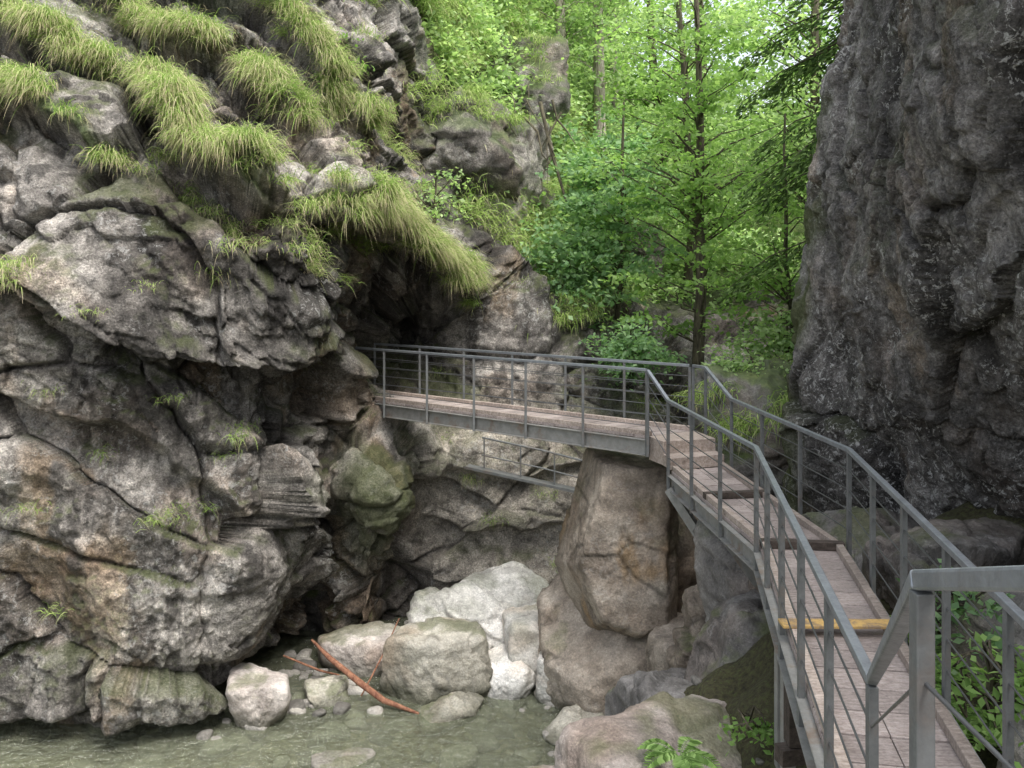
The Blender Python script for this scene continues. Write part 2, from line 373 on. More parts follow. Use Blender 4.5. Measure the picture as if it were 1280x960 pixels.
# ---------------------------------------------------------------- right overhanging wall
ZR=[-7.6,-4.5,-2.9,-1.8,-.6,.5,2.1,4.2,7,12]
R=[
 [(16,19)]*10,
 [(9,17),(9,17),(9,17),(9,17),(9,17),(9.3,17),(9.5,17),(10,17),(11,17),(12,17)],
 [(6,15.2),(5.8,15),(5.6,14.9),(5.4,14.8),(5.3,14.8),(5.5,14.8),(5.8,14.8),(6.6,15),(8,15),(10,15)],
 [(4.7,13.4),(4.6,13.4),(4.45,13.4),(4.3,13.3),(4.35,13.2),(4.5,13.1),(4.7,13.1),(5.5,13.2),(6.8,13.3),(8.5,13.5)],
 [(5.1,11.8),(5.0,11.8),(4.9,11.8),(4.6,11.8),(4.4,11.8),(4.3,11.8),(4.4,11.8),(4.9,11.8),(5.8,11.8),(7,11.8)],
 [(5.4,10),(5.3,10),(5.4,10),(4.9,10),(4.35,10),(4.15,10),(4.2,10),(4.5,10),(5.1,10),(6,10)],
 [(5.7,8.4),(5.6,8.4),(5.8,8.4),(5.2,8.4),(4.15,8.4),(4.0,8.4),(4.0,8.4),(4.1,8.4),(4.5,8.4),(5.3,8.4)],
 [(5.7,7),(5.6,7),(5.8,7),(5.2,7),(4.15,7),(4.0,7),(3.9,7),(3.95,7),(4.2,7),(5,7)],
 [(5.3,5),(5.3,5),(5.4,5),(5.0,5),(4.3,5),(4.1,5),(4,5),(4,5),(4.2,5),(5,5)],
 [(5,1),(5,1),(5,1),(4.8,1),(4.6,1),(4.5,1),(4.5,1),(4.5,1),(4.6,1),(5,1)],
 [(5.5,-6)]*10]
tr=np.zeros((len(R),10,3))
for i,c in enumerate(R):
    for j,(x,y) in enumerate(c): tr[i,j]=(x,y,ZR[j])
us=ulist([10,24,34,50,76,80,80,76,40,16]); vs=ulist([36,40,50,66,66,74,84,66,30])
GR=catm(tr,us); GR=catm(GR.transpose(1,0,2),vs).transpose(1,0,2)
ru,rv=GR.shape[:2]; NR=grid_normals(GR).reshape(-1,3); PR=GR.reshape(-1,3).copy()
d,crack=rock_disp(PR,PR[:,1]*.35,s=311,a=(.24,.15,.08,.3,.06),k=(2.0,.75,.28),flat=1.5,tilt=.9,rid=.02)
PR=PR+NR*(d-.15)[:,None]
NR2=grid_normals(PR.reshape(ru,rv,3)).reshape(-1,3)
col,ms,li=rock_paint(PR,NR2,PAL_R,950,ochre=.3,streak=.55,moss=.35,crack=crack,crackk=.55)
edge=sstep(12.0,13.4,PR[:,1]+.5*fbm(PR*.9,3,951)); ms=np.maximum(ms,edge*.85*sstep(-.5,.2,fbm(PR*1.3,3,952)))
make_obj('overhanging_cliff',PR,grid_faces(ru,rv),M_right,attrs={'Tint':col,'Aux':np.stack([ms,np.clip(li+.25,0,1),li*0],1)})

# ---------------------------------------------------------------- ground, creek
gx=np.concatenate([np.linspace(-70,-9,14),np.linspace(-8.5,8,170),np.linspace(9,70,14)])
gy=np.concatenate([np.linspace(-60,-3,10),np.linspace(-2,21,210),np.linspace(22,140,14)])
X,Y=np.meshgrid(gx,gy,indexing='ij'); x=X.ravel(); y=Y.ravel()
def ground_z(x,y):
    p=np.stack([x,y,x*0],1)
    z=-7.34+.2*fbm(p*.8,3,500)
    e=.9+.5*fbm(p*.5,2,510)
    top=np.where(x<2,-4.6+(x-1)*.5,np.where(x<3.2,-4.1+(x-2)*.6,-3.38+(x-3.2)*.4))
    w=sstep(-.9,1.1,x-e)*(1-sstep(9,11.8,y-.5*np.clip(x-3,0,2)))
    z=z*(1-w)+top*w
    w2=sstep(1.6,4.2,x)*sstep(10.5,13,y); z=np.where(w2>0,z*(1-w2)+np.maximum(z,-6.0+(x-3)*.9)*w2,z)
    return np.minimum(z,-2.0)+.12*fbm(p*2.2,4,520)
z=ground_z(x,y)
make_obj('ground',np.stack([x,y,z],1),grid_faces(len(gx),len(gy)),M_ground)
wx=np.linspace(-16,9,100); wy=np.linspace(-4,20.5,100)
WX,WY=np.meshgrid(wx,wy,indexing='ij'); wp=np.stack([WX.ravel(),WY.ravel(),WX.ravel()*0],1)
wp[:,2]=-7.0+.012*fbm(wp*2,3,530)
make_obj('creek_water',wp,grid_faces(100,100),M_water)

# ---------------------------------------------------------------- boulders
bm=bmesh.new(); bmesh.ops.create_icosphere(bm,subdivisions=6,radius=1); bm.verts.ensure_lookup_table()
ICO6=np.array([v.co[:] for v in bm.verts]); ICF6=np.array([[v.index for v in f.verts] for f in bm.faces]); bm.free()
bm=bmesh.new(); bmesh.ops.create_icosphere(bm,subdivisions=3,radius=1); bm.verts.ensure_lookup_table()
ICO3=np.array([v.co[:] for v in bm.verts]); ICF3=np.array([[v.index for v in f.verts] for f in bm.faces]); bm.free()
def poly_radius(D,pl,k):
    s=0
    for n,dd in pl:
        n=np.array(n,float); n/=np.linalg.norm(n)
        s=s+np.maximum(D@n,0)**k/dd**k
    return (s+1e-30)**(-1/k)
def boulder(name,c,r,seed,pal,k=9,npl=12,rotz=None,amp=.035,planes=None,blocks=.0,mat=None,ochre=.15,streak=.2,moss=.35,vegf=None):
    g=np.random.default_rng(seed)
    if planes is None:
        planes=[]
        for i in range(npl):
            v=g.normal(size=3); planes.append((v,g.uniform(.66,1.)))
        planes+=[((0,0,1),.9),((0,0,-1),.9),((1,0,0),.97),((-1,0,0),.97),((0,1,0),.97),((0,-1,0),.97)]
    rr=poly_radius(ICO6,planes,k)
    V=ICO6*rr[:,None]*np.array(r)
    a=g.uniform(0,.5) if rotz is None else rotz
    ca,sa=math.cos(a),math.sin(a)
    V=np.stack([V[:,0]*ca-V[:,1]*sa,V[:,0]*sa+V[:,1]*ca,V[:,2]],1)+np.array(c)
    n=norm(ICO6/np.array(r)); n=np.stack([n[:,0]*ca-n[:,1]*sa,n[:,0]*sa+n[:,1]*ca,n[:,2]],1)
    s=max(r)
    dsp=amp*s*fbm(V*1.6/s+seed,4,seed)+.03*fbm(V*3.5+seed,4,seed+5)+.012*fbm(V*14,3,seed+6)
    cr=None
    if blocks>0:
        d2,cr=rock_disp(V,V[:,0]*.1,s=seed,a=(.5,.3,.14,.2,.05),k=(1.5,.7,.28),flat=.8,tilt=.9,rid=.06); dsp=dsp+blocks*(d2-.4)
    else:
        d2,cr=rock_disp(V,V[:,0]*.2,s=seed,a=(.1,.06,.03,0,0),k=(1.2,.6,.3),flat=.9,tilt=1.2); dsp=dsp+s*(d2-.1)*.7; cr=cr*.5
    V=V+n*dsp[:,None]
    fn=np.cross(V[ICF6[:,1]]-V[ICF6[:,0]],V[ICF6[:,2]]-V[ICF6[:,0]]); vn=np.zeros_like(V)
    for q in range(3): np.add.at(vn,ICF6[:,q],fn)
    vn=norm(vn)
    wet_shade=1-sstep(-6.93,-6.72,V[:,2]+.08*fbm(V*2,2,seed))
    col,ms,li=rock_paint(V,vn,pal,seed*7,ochre=ochre,streak=streak,moss=moss,crack=cr,wet_shade=wet_shade)
    ms=np.maximum(ms,(1-sstep(-6.95,-6.6,V[:,2]))*.35*moss)
    vg=li*0 if vegf is None else sstep(.1,.7,vn[:,2])*vegf
    return make_obj(name,V,ICF6,mat or M_bould,attrs={'Tint':col,'Aux':np.stack([ms,li,vg],1)})
BL=[
 ((-1.45,15.2,-6.75),(.95,.8,.92),1,PAL_G,16,0),
 ((-.35,16.5,-6.55),(1.55,1.1,1.05),2,PAL_W,22,0),
 ((.6,16.0,-6.7),(.85,.9,.9),3,PAL_W,20,0),
 ((1.1,16.9,-6.9),(.8,.7,.8),33,PAL_W,18,0),
 ((-.1,15.1,-6.95),(.6,.55,.6),4,PAL_W,14,0),
 ((.8,14.8,-6.85),(.52,.5,.62),5,PAL_W,18,0),
 ((-.95,14.35,-7.0),(.6,.35,.26),6,PAL_G,12,0),
 ((.95,13.5,-7.0),(.5,.4,.33),7,PAL_G,14,0),
 ((-4.05,14.1,-6.85),(.5,.5,.72),8,PAL_K,14,0),
 ((-3.1,14.8,-7.0),(.4,.4,.3),9,PAL_G,12,0),
 ((-2.7,16.0,-6.85),(.8,.7,.5),10,PAL_K,14,0),
 ((-2.45,12.9,-7.1),(.5,.4,.2),12,PAL_K,8,0),
 ((1.55,14.5,-6.9),(.35,.3,.3),13,PAL_G,12,0),
 ((1.75,7.9,-4.95),(1.35,1.15,1.2),14,PAL_K,10,0),
 ((.35,8.6,-5.65),(1.0,.9,.95),15,PAL_K,10,0),
 ((2.9,13.6,-6.3),(.9,.7,1.1),17,PAL_P,20,.25),
 ((3.2,12.2,-5.3),(.85,.8,1.2),18,PAL_P,20,.35),
 ((3.5,5.5,-3.1),(.45,.6,.45),19,PAL_R,14,0),
 ((4.2,8.6,-3.1),(.8,.9,.7),20,PAL_R,14,0.3),
 ((4.3,7.0,-3.0),(.6,.8,.7),23,PAL_R,14,0),
 ((4.1,10.2,-3.3),(.8,.9,.9),24,PAL_R,14,0.3),
 ((2.7,9.7,-4.6),(.8,.8,1.1),21,PAL_R,18,.35),
 ((3.4,10.6,-4.3),(.9,.9,1.4),22,PAL_R,18,.4),
 ((2.2,10.7,-5.7),(.9,.8,1.0),25,PAL_R,18,.35),
 ((2.1,9.0,-4.9),(.7,.7,.7),26,PAL_R,18,.3),
]
for c,r,s,m,k,bk in BL: boulder('boulder',c,r,s,m,k,moss=.6 if m is not PAL_W else .4,blocks=bk)
# the big standing block that carries the bridge corner, with the broken blocks wedged beneath it
boulder('rock_pillar',(1.88,14.3,-4.3),(1,1,1),31,PAL_P,k=110,rotz=0,amp=.01,blocks=.09,ochre=.95,streak=.4,moss=.35,planes=[
 ((0,-.05,1),1.37),((-.95,-.15,.28),.84),((1,-.1,.0),.76),((-.12,-1,.1),.7),((.85,-.6,.05),.86),((0,1,0),.8),((-.9,-.3,-.35),.98),((.35,-.25,-1),1.3),((-.35,-.5,-1),1.3),((-.6,-.75,.5),1.08)])
boulder('rock_pillar',(1.75,14.6,-6.4),(1.3,.95,1.35),32,PAL_P,k=60,blocks=.12,npl=7,moss=.5)
boulder('rock_pillar',(2.65,14.9,-5.0),(.75,.9,1.9),34,PAL_P,k=60,blocks=.12,npl=7,moss=.5)
boulder('rock_buttress',(-.35,22.9,1.9),(1.75,1.8,2.5),41,PAL_L,k=24,rotz=.2,blocks=.6,mat=M_left,vegf=.6)
boulder('rock_buttress',(-1.6,22.2,3.2),(1.4,1.8,2.0),42,PAL_L,k=24,rotz=.2,blocks=.6,mat=M_left,vegf=.6)
boulder('rock_buttress',(-1.0,26.0,5.4),(2.4,2.0,1.7),43,PAL_L,k=24,rotz=.1,blocks=.7,mat=M_left,vegf=.9)
boulder('rock_buttress',(.7,20.9,-.9),(1.6,1.2,.9),44,PAL_L,k=24,rotz=.0,blocks=.6,mat=M_left,vegf=.5,moss=.6)
boulder('rock_buttress',(3.4,26.0,.3),(1.0,1.0,1.5),45,PAL_L,k=20,rotz=.0,blocks=.5,mat=M_left,vegf=.8)
boulder('rock_buttress',(4.5,15.4,-2.9),(1.2,1.2,1.5),46,PAL_R,k=16,rotz=.0,blocks=.4,vegf=.8)
V=[];F=[];o=0
g=np.random.default_rng(5)
for i in range(480):
    t=g.random()
    if t<.42: c=(g.normal(1.6,.45),g.normal(13.9,.6))
    elif t<.57: c=(g.normal(-1.9,.9),g.normal(16.6,.6))
    elif t<.66: c=(g.normal(-3.7,.5),g.normal(15.2,.7))
    elif t<.95: c=(g.uniform(-6.5,2),g.uniform(12,15.5))
    else: c=(g.normal(2.6,.7),g.normal(8.3,1.0))
    s=g.uniform(.04,.17)*(1 if t<.95 else .5)
    z0=-7.0 if t<.66 else float(ground_z(np.array([c[0]]),np.array([c[1]]))[0])+.02
    if t<.42: z0+=max(0,(c[0]-1.2))*.22
    if .66<=t<.95: s*=1.7
    pl=[(g.normal(size=3),g.uniform(.7,1)) for _ in range(9)]
    r=poly_radius(ICO3,pl+[((0,0,1),.9),((0,0,-1),1),((1,0,0),1),((-1,0,0),1),((0,1,0),1),((0,-1,0),1)],10)
    V.append(ICO3*r[:,None]*np.array([s*g.uniform(.8,1.4),s*g.uniform(.8,1.2),s*.7])+np.array([c[0],c[1],z0])); F.append(ICF3+o); o+=len(ICO3)
V=np.concatenate(V); n=len(V)//len(ICO3); tone=np.repeat(g.uniform(.12,.38,n),len(ICO3))[:,None]*np.array([1,.95,.85])
make_obj('shingle',V,np.concatenate(F),M_bould,attrs={'Tint':tone,'Aux':np.zeros((len(V),3))})

# ---------------------------------------------------------------- bars & tubes
class Acc:
    def __init__(s): s.V=[];s.F=[];s.C=[];s.n=0
    def add(s,V,F,c=None):
        V=np.asarray(V,float); s.V.append(V); s.F.append(np.asarray(F)+s.n); s.n+=len(V)
        s.C.append(np.tile([c if c is not None else random.random(),.5,.5],(len(V),1)))
    def bar(s,p0,p1,w,h,up=(0,0,1),c=None):
        p0=np.array(p0,float);p1=np.array(p1,float); d=norm(p1-p0)
        u=np.array(up,float)
        if abs(d@u)>.98: u=np.array([0,1.,0])
        sd=norm(np.cross(d,u)); u=np.cross(sd,d)
        q=[]
        for p in (p0,p1):
            for a,b in ((-1,-1),(1,-1),(1,1),(-1,1)): q.append(p+sd*a*w/2+u*b*h/2)
        s.add(q,[[0,1,2,3],[7,6,5,4],[0,4,5,1],[1,5,6,2],[2,6,7,3],[3,7,4,0]],c)
    def tube(s,pts,rad,n=8,c=None):
        pts=np.array(pts,float); rad=np.broadcast_to(np.array(rad,float),(len(pts),))
        t=norm(np.gradient(pts,axis=0)); ref=np.array([0,0,1.]) if abs(t[0][2])<.9 else np.array([1.,0,0])
        a=norm(np.cross(t,ref)); b=np.cross(t,a)
        th=np.linspace(0,2*math.pi,n,endpoint=False)
        V=pts[:,None]+rad[:,None,None]*(a[:,None]*np.cos(th)[None,:,None]+b[:,None]*np.sin(th)[None,:,None])
        m=len(pts); I=np.arange(m*n).reshape(m,n); J=np.roll(I,-1,1)
        F=np.stack([I[:-1],J[:-1],J[1:],I[1:]],-1).reshape(-1,4)
        s.add(V.reshape(-1,3),F,c)
    def obj(s,name,mat,parent=None,bev=0,smooth=False):
        o=make_obj(name,np.concatenate(s.V),np.concatenate(s.F),mat,cols=np.concatenate(s.C),smooth=smooth,parent=parent)
        if bev:
            m=o.modifiers.new('bevel','BEVEL'); m.width=bev; m.segments=2; m.limit_method='ANGLE'
        return o
def lerp(a,b,t): return np.array(a)*(1-t)+np.array(b)*t
def along(path,step,start=0.):
    path=np.array(path,float); L=np.concatenate([[0],np.cumsum(np.linalg.norm(np.diff(path,axis=0),axis=1))])
    n=max(1,int(round((L[-1]-start)/step))); ts=np.linspace(start,L[-1],n+1)
    return [np.array([np.interp(t,L,path[:,k]) for k in range(path.shape[1])]) for t in ts]

RAILH=1.0
WL=[(1.56,3.74),(2.51,8.9),(2.25,12.45)]
WR=[(2.35,3.6),(3.32,8.8),(3.08,12.75)]
ZW=-2.70; ZB=-2.35
BN=[(2.05,13.25),(-2.43,17.0),(-3.5,17.9)]
BF=[(2.85,13.75),(-1.88,17.66),(-3.0,18.6)]
walk=empty('boardwalk'); bridge=empty('footbridge')

def planks(L,Rr,z,w,mat,name,parent,th=.045):
    A=Acc(); Ls=np.array(L);Rs=np.array(Rr)
    for k in range(len(Ls)-1):
        ln=np.linalg.norm(Ls[k+1]-Ls[k]); n=int(ln/w)
        for i in range(n):
            t0=(i+.025)/n; t1=(i+.975)/n
            a=lerp(Ls[k],Ls[k+1],t0);b=lerp(Rs[k],Rs[k+1],t0);c=lerp(Rs[k],Rs[k+1],t1);d_=lerp(Ls[k],Ls[k+1],t1)
            e=random.uniform(-.004,.004)
            for m0,m1 in ((0,.5),(.5,1)):
                g0=.004
                q=[lerp(a,b,m0+g0),lerp(a,b,m1-g0),lerp(d_,c,m1-g0),lerp(d_,c,m0+g0)]
                v=[(p[0],p[1],z-th+e) for p in q]+[(p[0],p[1],z+e) for p in q]
                A.add(v,[[3,2,1,0],[4,5,6,7],[0,1,5,4],[1,2,6,5],[2,3,7,6],[3,0,4,7]],random.random())
    return A.obj(name,mat,parent,bev=.004)
planks(WL,WR,ZW,.30,M_wood,'deck',walk)
planks(BN,BF,ZB,.25,M_wood,'deck',bridge)
A=Acc()
def inset(L,Rr,f): return [tuple(lerp(a,b,f)) for a,b in zip(L,Rr)]
for E in (inset(WL,WR,.06),inset(WL,WR,.94)):
    for a,b in zip(E[:-1],E[1:]):
        A.bar((*a,ZW+.035),(*b,ZW+.035),.07,.07)
A.obj('edge_timber',M_edge,walk,bev=.006)
A=Acc()
for E in (inset(BN,BF,.06),inset(BN,BF,.94)):
    for a,b in zip(E[:-1],E[1:]): A.bar((*a,ZB+.035),(*b,ZB+.035),.07,.07)
A.obj('edge_timber',M_edge,bridge,bev=.006)
def channel(A,a,b,z,h,out):
    out=np.array([*out,0.])
    a=np.array([*a,z-h/2]);b=np.array([*b,z-h/2])
    A.bar(a,b,.012,h-.024)
    A.bar(a+out*.03+np.array([0,0,h/2-.006]),b+out*.03+np.array([0,0,h/2-.006]),.072,.012)
    A.bar(a+out*.03-np.array([0,0,h/2-.006]),b+out*.03-np.array([0,0,h/2-.006]),.072,.012)
def sidedir(a,b,o):
    d=np.array(b)-np.array(a); n=np.array([d[1],-d[0]]); n=n/np.linalg.norm(n)
    return n*o
A=Acc()
for L,o in ((WL,-1),(WR,1)):
    for a,b in zip(L[:-1],L[1:]): channel(A,a,b,ZW-.05,.2,sidedir(a,b,o))
for i,(a,b) in enumerate(zip(along(WL,1.2),along(WR,1.2))):
    A.bar((*a,ZW-.12),(*b,ZW-.12),.06,.08)
A.obj('side_beams',M_beam,walk)
A=Acc()
for L,o in ((BN,1),(BF,-1)):
    for a,b in zip(L[:-1],L[1:]): channel(A,a,b,ZB-.05,.24,-sidedir(a,b,o)*1)
for a,b in zip(along(BN,1.1),along(BF,1.1)): A.bar((*a,ZB-.13),(*b,ZB-.13),.06,.08)
A.obj('side_beams',M_beam,bridge)

def railing(path,parent,step=1.15,posts_z=-.28,nw=4,rs=.045,name='railing'):
    P_=Acc();H=Acc();W_=Acc()
    pts=[]
    for k in range(len(path)-1):
        seg=along([path[k],path[k+1]],step)
        pts+=seg if k==0 else seg[1:]
    for p in pts:
        P_.bar((p[0],p[1],p[2]+posts_z),(p[0],p[1],p[2]+RAILH-rs/2-.002),.042,.042)
    for a,b in zip(path[:-1],path[1:]):
        a=np.array(a,float);b=np.array(b,float)
        H.bar(a+[0,0,RAILH],b+[0,0,RAILH],.05,rs)
        for j in range(nw):
            hz=RAILH*(j+1)/(nw+1)
            W_.tube([a+[0,0,hz],b+[0,0,hz]],.0065,6)
    P_.obj(name+'_posts',M_post,parent,bev=.003); H.obj(name+'_handrail',M_steel,parent,bev=.006); W_.obj(name+'_wires',M_wire,parent,smooth=True)
def z3(L,z): return [(a,b,z) for a,b in L]
offL=[(1.53,3.74),(2.47,8.9),(2.20,12.4)]
offR=[(2.40,3.55),(3.37,8.8),(3.13,12.55)]
railing(z3(offL,ZW)+[(2.02,13.1,ZB)],walk,name='left_railing')
railing(z3(offR,ZW)+[(2.98,13.55,ZB),(2.85,13.85,ZB)],walk,name='right_railing')
railing([(2.02,13.2,ZB),(-2.46,16.94,ZB),(-3.1,17.5,ZB)],bridge,1.12,nw=5,name='near_railing',posts_z=-.3)
railing([(2.80,13.88,ZB),(-1.86,17.75,ZB),(-2.9,18.6,ZB)],bridge,1.12,nw=5,name='far_railing',posts_z=-.3)
A=Acc()
A.add([(2.25,12.47,ZW),(3.08,12.77,ZW),(3.02,13.05,ZW),(2.2,12.8,ZW),(2.25,12.47,ZW+.17),(3.08,12.77,ZW+.17),(3.02,13.05,ZW+.17),(2.2,12.8,ZW+.17)],[[3,2,1,0],[4,5,6,7],[0,1,5,4],[1,2,6,5],[2,3,7,6],[3,0,4,7]],.6)
A.add([(2.2,12.81,ZW),(3.02,13.06,ZW),(2.86,13.74,ZW),(2.06,13.24,ZW),(2.2,12.81,ZB),(3.02,13.06,ZB),(2.86,13.74,ZB),(2.06,13.24,ZB)],[[3,2,1,0],[4,5,6,7],[0,1,5,4],[1,2,6,5],[2,3,7,6],[3,0,4,7]],.8)
A.obj('steps',M_edge,walk,bev=.006)
A=Acc(); a=lerp(WL[0],WL[1],.575);b=lerp(WR[0],WR[1],.595)
A.bar((a[0]-.06,a[1],ZW+.082),(b[0]+.03,b[1],ZW+.082),.15,.022)
A.obj('yellow_board',M_yel,walk,bev=.004)
A=Acc()
for L0,L1,R0,R1,t in ((WL[0],WL[1],WR[0],WR[1],1.0),(WL[1],WL[2],WR[1],WR[2],.55)):
    a=lerp(L0,L1,t);b=lerp(R0,R1,t); A.bar((*a,ZW+.04),(*b,ZW+.04),.1,.08)
A.obj('joint_timbers',M_dkwood,walk,bev=.006)
A=Acc()
for t in (.58,.66):
    a=lerp(WL[0],WL[1],t); b=lerp(WR[0],WR[1],t)
    for q in (a,b): A.bar((q[0],q[1],ZW-.24),(q[0],q[1],-4.4),.09,.09)
A.bar((2.2,12.3,ZW-.22),(2.95,11.7,-4.1),.09,.13); A.bar((2.42,9.9,ZW-.25),(3.1,9.9,-3.9),.09,.09)
A.bar((2.75,12.6,ZW-.25),(3.6,12.2,-4.3),.07,.12)
A.obj('supports',M_beam,walk)
A=Acc(); a=lerp(WL[0],WL[1],.55); A.bar((a[0]-.12,a[1]-.1,-3.5),(a[0]+.8,a[1]+.1,-3.5),.12,.12); A.bar((a[0]+.02,a[1]-.06,-3.43),(a[0]+.02,a[1]-.06,ZW-.26),.14,.14)
A.obj('timber_prop',M_dkwood,walk)

stairs=empty('staircase')
A=Acc(); n=6
bl=np.array([1.56,3.70]); br=np.array([2.35,3.56]); tl=np.array([.86,1.75]); trr=np.array([1.62,1.5])
for i in range(n):
    t0=i/n;t1=(i+1)/n; zt=ZW+(i+1)*(1.1/n)
    q=[lerp(bl,tl,t0),lerp(br,trr,t0),lerp(br,trr,t1),lerp(bl,tl,t1)]
    v=[(p[0],p[1],zt-.04) for p in q]+[(p[0],p[1],zt) for p in q]
    A.add(v,[[0,1,2,3],[7,6,5,4],[4,5,1,0],[5,6,2,1],[6,7,3,2],[7,4,0,3]])
A.obj('treads',M_wood,stairs)
A=Acc()
for a,b in ((bl,tl),(br,trr)): A.bar((*a,ZW-.12),(*b,-1.72),.05,.22)
A.obj('stringers',M_beam,stairs)
A=Acc();H=Acc();W_=Acc()
P0=np.array([1.53,3.74,ZW]);P1=np.array([.82,1.76,-1.6]);P2=np.array([.8,.95,-1.32]); P3=np.array([.75,-.6,-1.3])
H.bar(P0+[0,0,1],P1+[0,0,1],.045,.04);H.bar(P1+[0,0,1],P2+[0,0,1],.045,.04);H.bar(P2+[0,0,1],P3+[0,0,1],.045,.04)
for p in (P0,P1,P3): A.bar((p[0],p[1],p[2]-.3),(p[0],p[1],p[2]+.978),.038,.038)
for j in range(1,5):
    W_.tube([P0+[0,0,j*.2],P1+[0,0,j*.2],P1+[0,-.02,j*.2],np.array([.8,-.6,-1.6+j*.2])],.005,6)
Q0=np.array([2.40,3.55,ZW]);Q1=np.array([1.66,1.45,-1.6]);Q2=np.array([1.6,-.6,-1.6])
H.bar(Q0+[0,0,1],Q1+[0,0,1],.045,.04); H.bar(Q1+[0,0,1],Q2+[0,0,1],.045,.04)
for p in (Q1,Q2): A.bar((p[0],p[1],p[2]-.3),(p[0],p[1],p[2]+.975),.04,.04)
for j in range(1,5): W_.tube([Q0+[0,0,j*.2],Q1+[0,0,j*.2],Q1+[0,-.02,j*.2],Q2+[0,0,j*.2]],.005,6)
A.obj('railing_posts',M_post,stairs,bev=.004);H.obj('handrail',M_steel,stairs,bev=.007);W_.obj('wires',M_wire,stairs,smooth=True)
A=Acc()
for i in range(12): A.bar((-.7,1.35-i*.2,-1.63),(1.6,1.35-i*.2,-1.63),.19,.05)
A.obj('landing',M_wood,stairs)

A=Acc()
A.tube([(-.6,17.6,-3.15),(.6,17.3,-3.35),(1.6,17.0,-3.55)],.02); A.tube([(-.6,17.6,-3.5),(.6,17.3,-3.7),(1.6,17.0,-3.9)],.015)
for t in (0.02,.35,.65,.98): p=lerp((-.6,17.6,-3.15),(1.6,17.0,-3.55),t); A.bar(p+[0,0,.02],p-[0,0,.6],.03,.03)
A.bar((-.9,17.7,-3.75),(1.9,16.95,-4.2),.25,.05)
A.obj('old_footbridge',M_post)
A=Acc(); A.tube([(-3.5,15.4,-6.3),(-3.1,15.0,-6.45),(-2.5,14.6,-6.7),(-2.1,14.4,-6.88),(-1.5,14.2,-7.0)],[.02,.045,.055,.05,.02],10)
A.tube([(-2.0,15.6,-6.0),(-2.25,15.1,-6.5),(-2.5,14.6,-6.9)],[.01,.015,.015],6)
A.tube([(-3.9,15.0,-6.4),(-3.3,15.1,-6.7),(-2.9,15.2,-6.85)],[.015,.02,.015],6)
A.obj('drift_log',M_log,smooth=True)
A=Acc(); g=np.random.default_rng(14)
for k in range(16):
    s=np.array([g.uniform(-.6,1.3),g.uniform(21.0,22.2),g.uniform(3.0,4.9)]); d_=np.array([g.uniform(-.5,.7),g.uniform(-.6,-.1),-g.uniform(.6,1.5)])
    pts=[s+d_*t+g.normal(size=3)*.06 for t in (0,.33,.66,1)]; r0=g.uniform(.012,.035); A.tube(pts,[r0,r0*.8,r0*.6,r0*.25],6)
A.tube([(.7,21.8,4.4),(.95,21.5,3.2),(1.3,21.2,1.9)],[.05,.045,.03],8)
A.obj('dead_branches',M_bark,smooth=True)

# ---------------------------------------------------------------- grass
def grass_obj(name,pts,nrm,nb,L,wid,seed,straw=1.,spread=.13,droop=1.):
    g=np.random.default_rng(seed); n=len(pts)
    p=np.repeat(pts,nb,0); nr=np.repeat(nrm,nb,0); m=len(p)
    tr=np.repeat(g.random(n),nb); ts=np.repeat(g.uniform(.45,1.25,n),nb)
    p=p+g.normal(size=(m,3))*[spread,spread,spread*.35]-nr*.02
    out=nr.copy(); out[:,2]=0; out=norm(out+np.array([0,-.25,0]))
    d=norm(out*.6+np.array([0,0,1.])*.6+g.normal(size=(m,3))*.36)
    l=L*ts*g.uniform(.45,1.1,m)
    q=[p]; dirs=d
    for k in range(4):
        q.append(q[-1]+dirs*(l/4)[:,None])
        dirs=norm(dirs+np.array([0,0,-1.])*(.72*droop)+out*.1)
    sd=norm(np.cross(d,g.normal(size=(m,3))))
    ws=[wid,wid*.95,wid*.8,wid*.5,wid*.1]
    V=np.zeros((m,5,2,3)); C=np.zeros((m,5,2,3))
    r=g.random(m)
    for k in range(5):
        V[:,k,0]=q[k]-sd*ws[k]/2; V[:,k,1]=q[k]+sd*ws[k]/2
        C[:,k,:,0]=(r*.5+tr*.5)[:,None]; C[:,k,:,1]=k/4; C[:,k,:,2]=(straw*(.2+.8*g.random(m)))[:,None]
    b=np.arange(m)*10
    F=np.concatenate([np.stack([b+2*k,b+2*k+1,b+2*k+3,b+2*k+2],1) for k in range(4)])
    return make_obj(name,V.reshape(-1,3),F,M_grass,cols=C.reshape(-1,3),smooth=True)
def pick(w,n,g):
    w=w/w.sum(); return g.choice(len(w),n,replace=False,p=w)
g=np.random.default_rng(21)
patch=sstep(-.4,-.05,fbm(P*1.25,3,600))
w=grassw*patch*(P[:,1]<21)*(P[:,0]>-10)
i=pick(w,800,g)
grass_obj('ledge_grass',P[i]+N2[i]*.03,N2[i],88,.64,.011,1,1.,spread=.11)
up=sstep(.1,.6,N2[:,2])
w=up*sstep(.3,.5,fbm(P*1.0,3,620))*(P[:,2]>-.5)*(P[:,1]<20)*(P[:,0]>-11)
i=pick(w,190,g)
grass_obj('ledge_grass',P[i],N2[i],60,.48,.010,2,1.1)
w=sstep(.2,.6,N2[:,2])*sstep(.3,.5,fbm(P*1.3,3,640))*(P[:,2]<0)*(P[:,2]>-6)*(P[:,1]<20)*(P[:,0]>-9)
i=pick(w,30,g)
grass_obj('ledge_grass',P[i],N2[i],60,.34,.009,3,.8)
w=veg*(P[:,0]>-9)*(P[:,0]<9)*(P[:,1]<34)*sstep(-.2,.3,fbm(P*.5,3,660))
i=pick(w,1300,g)
grass_obj('slope_grass',P[i],N2[i],55,.75,.022,4,.7,spread=.28)
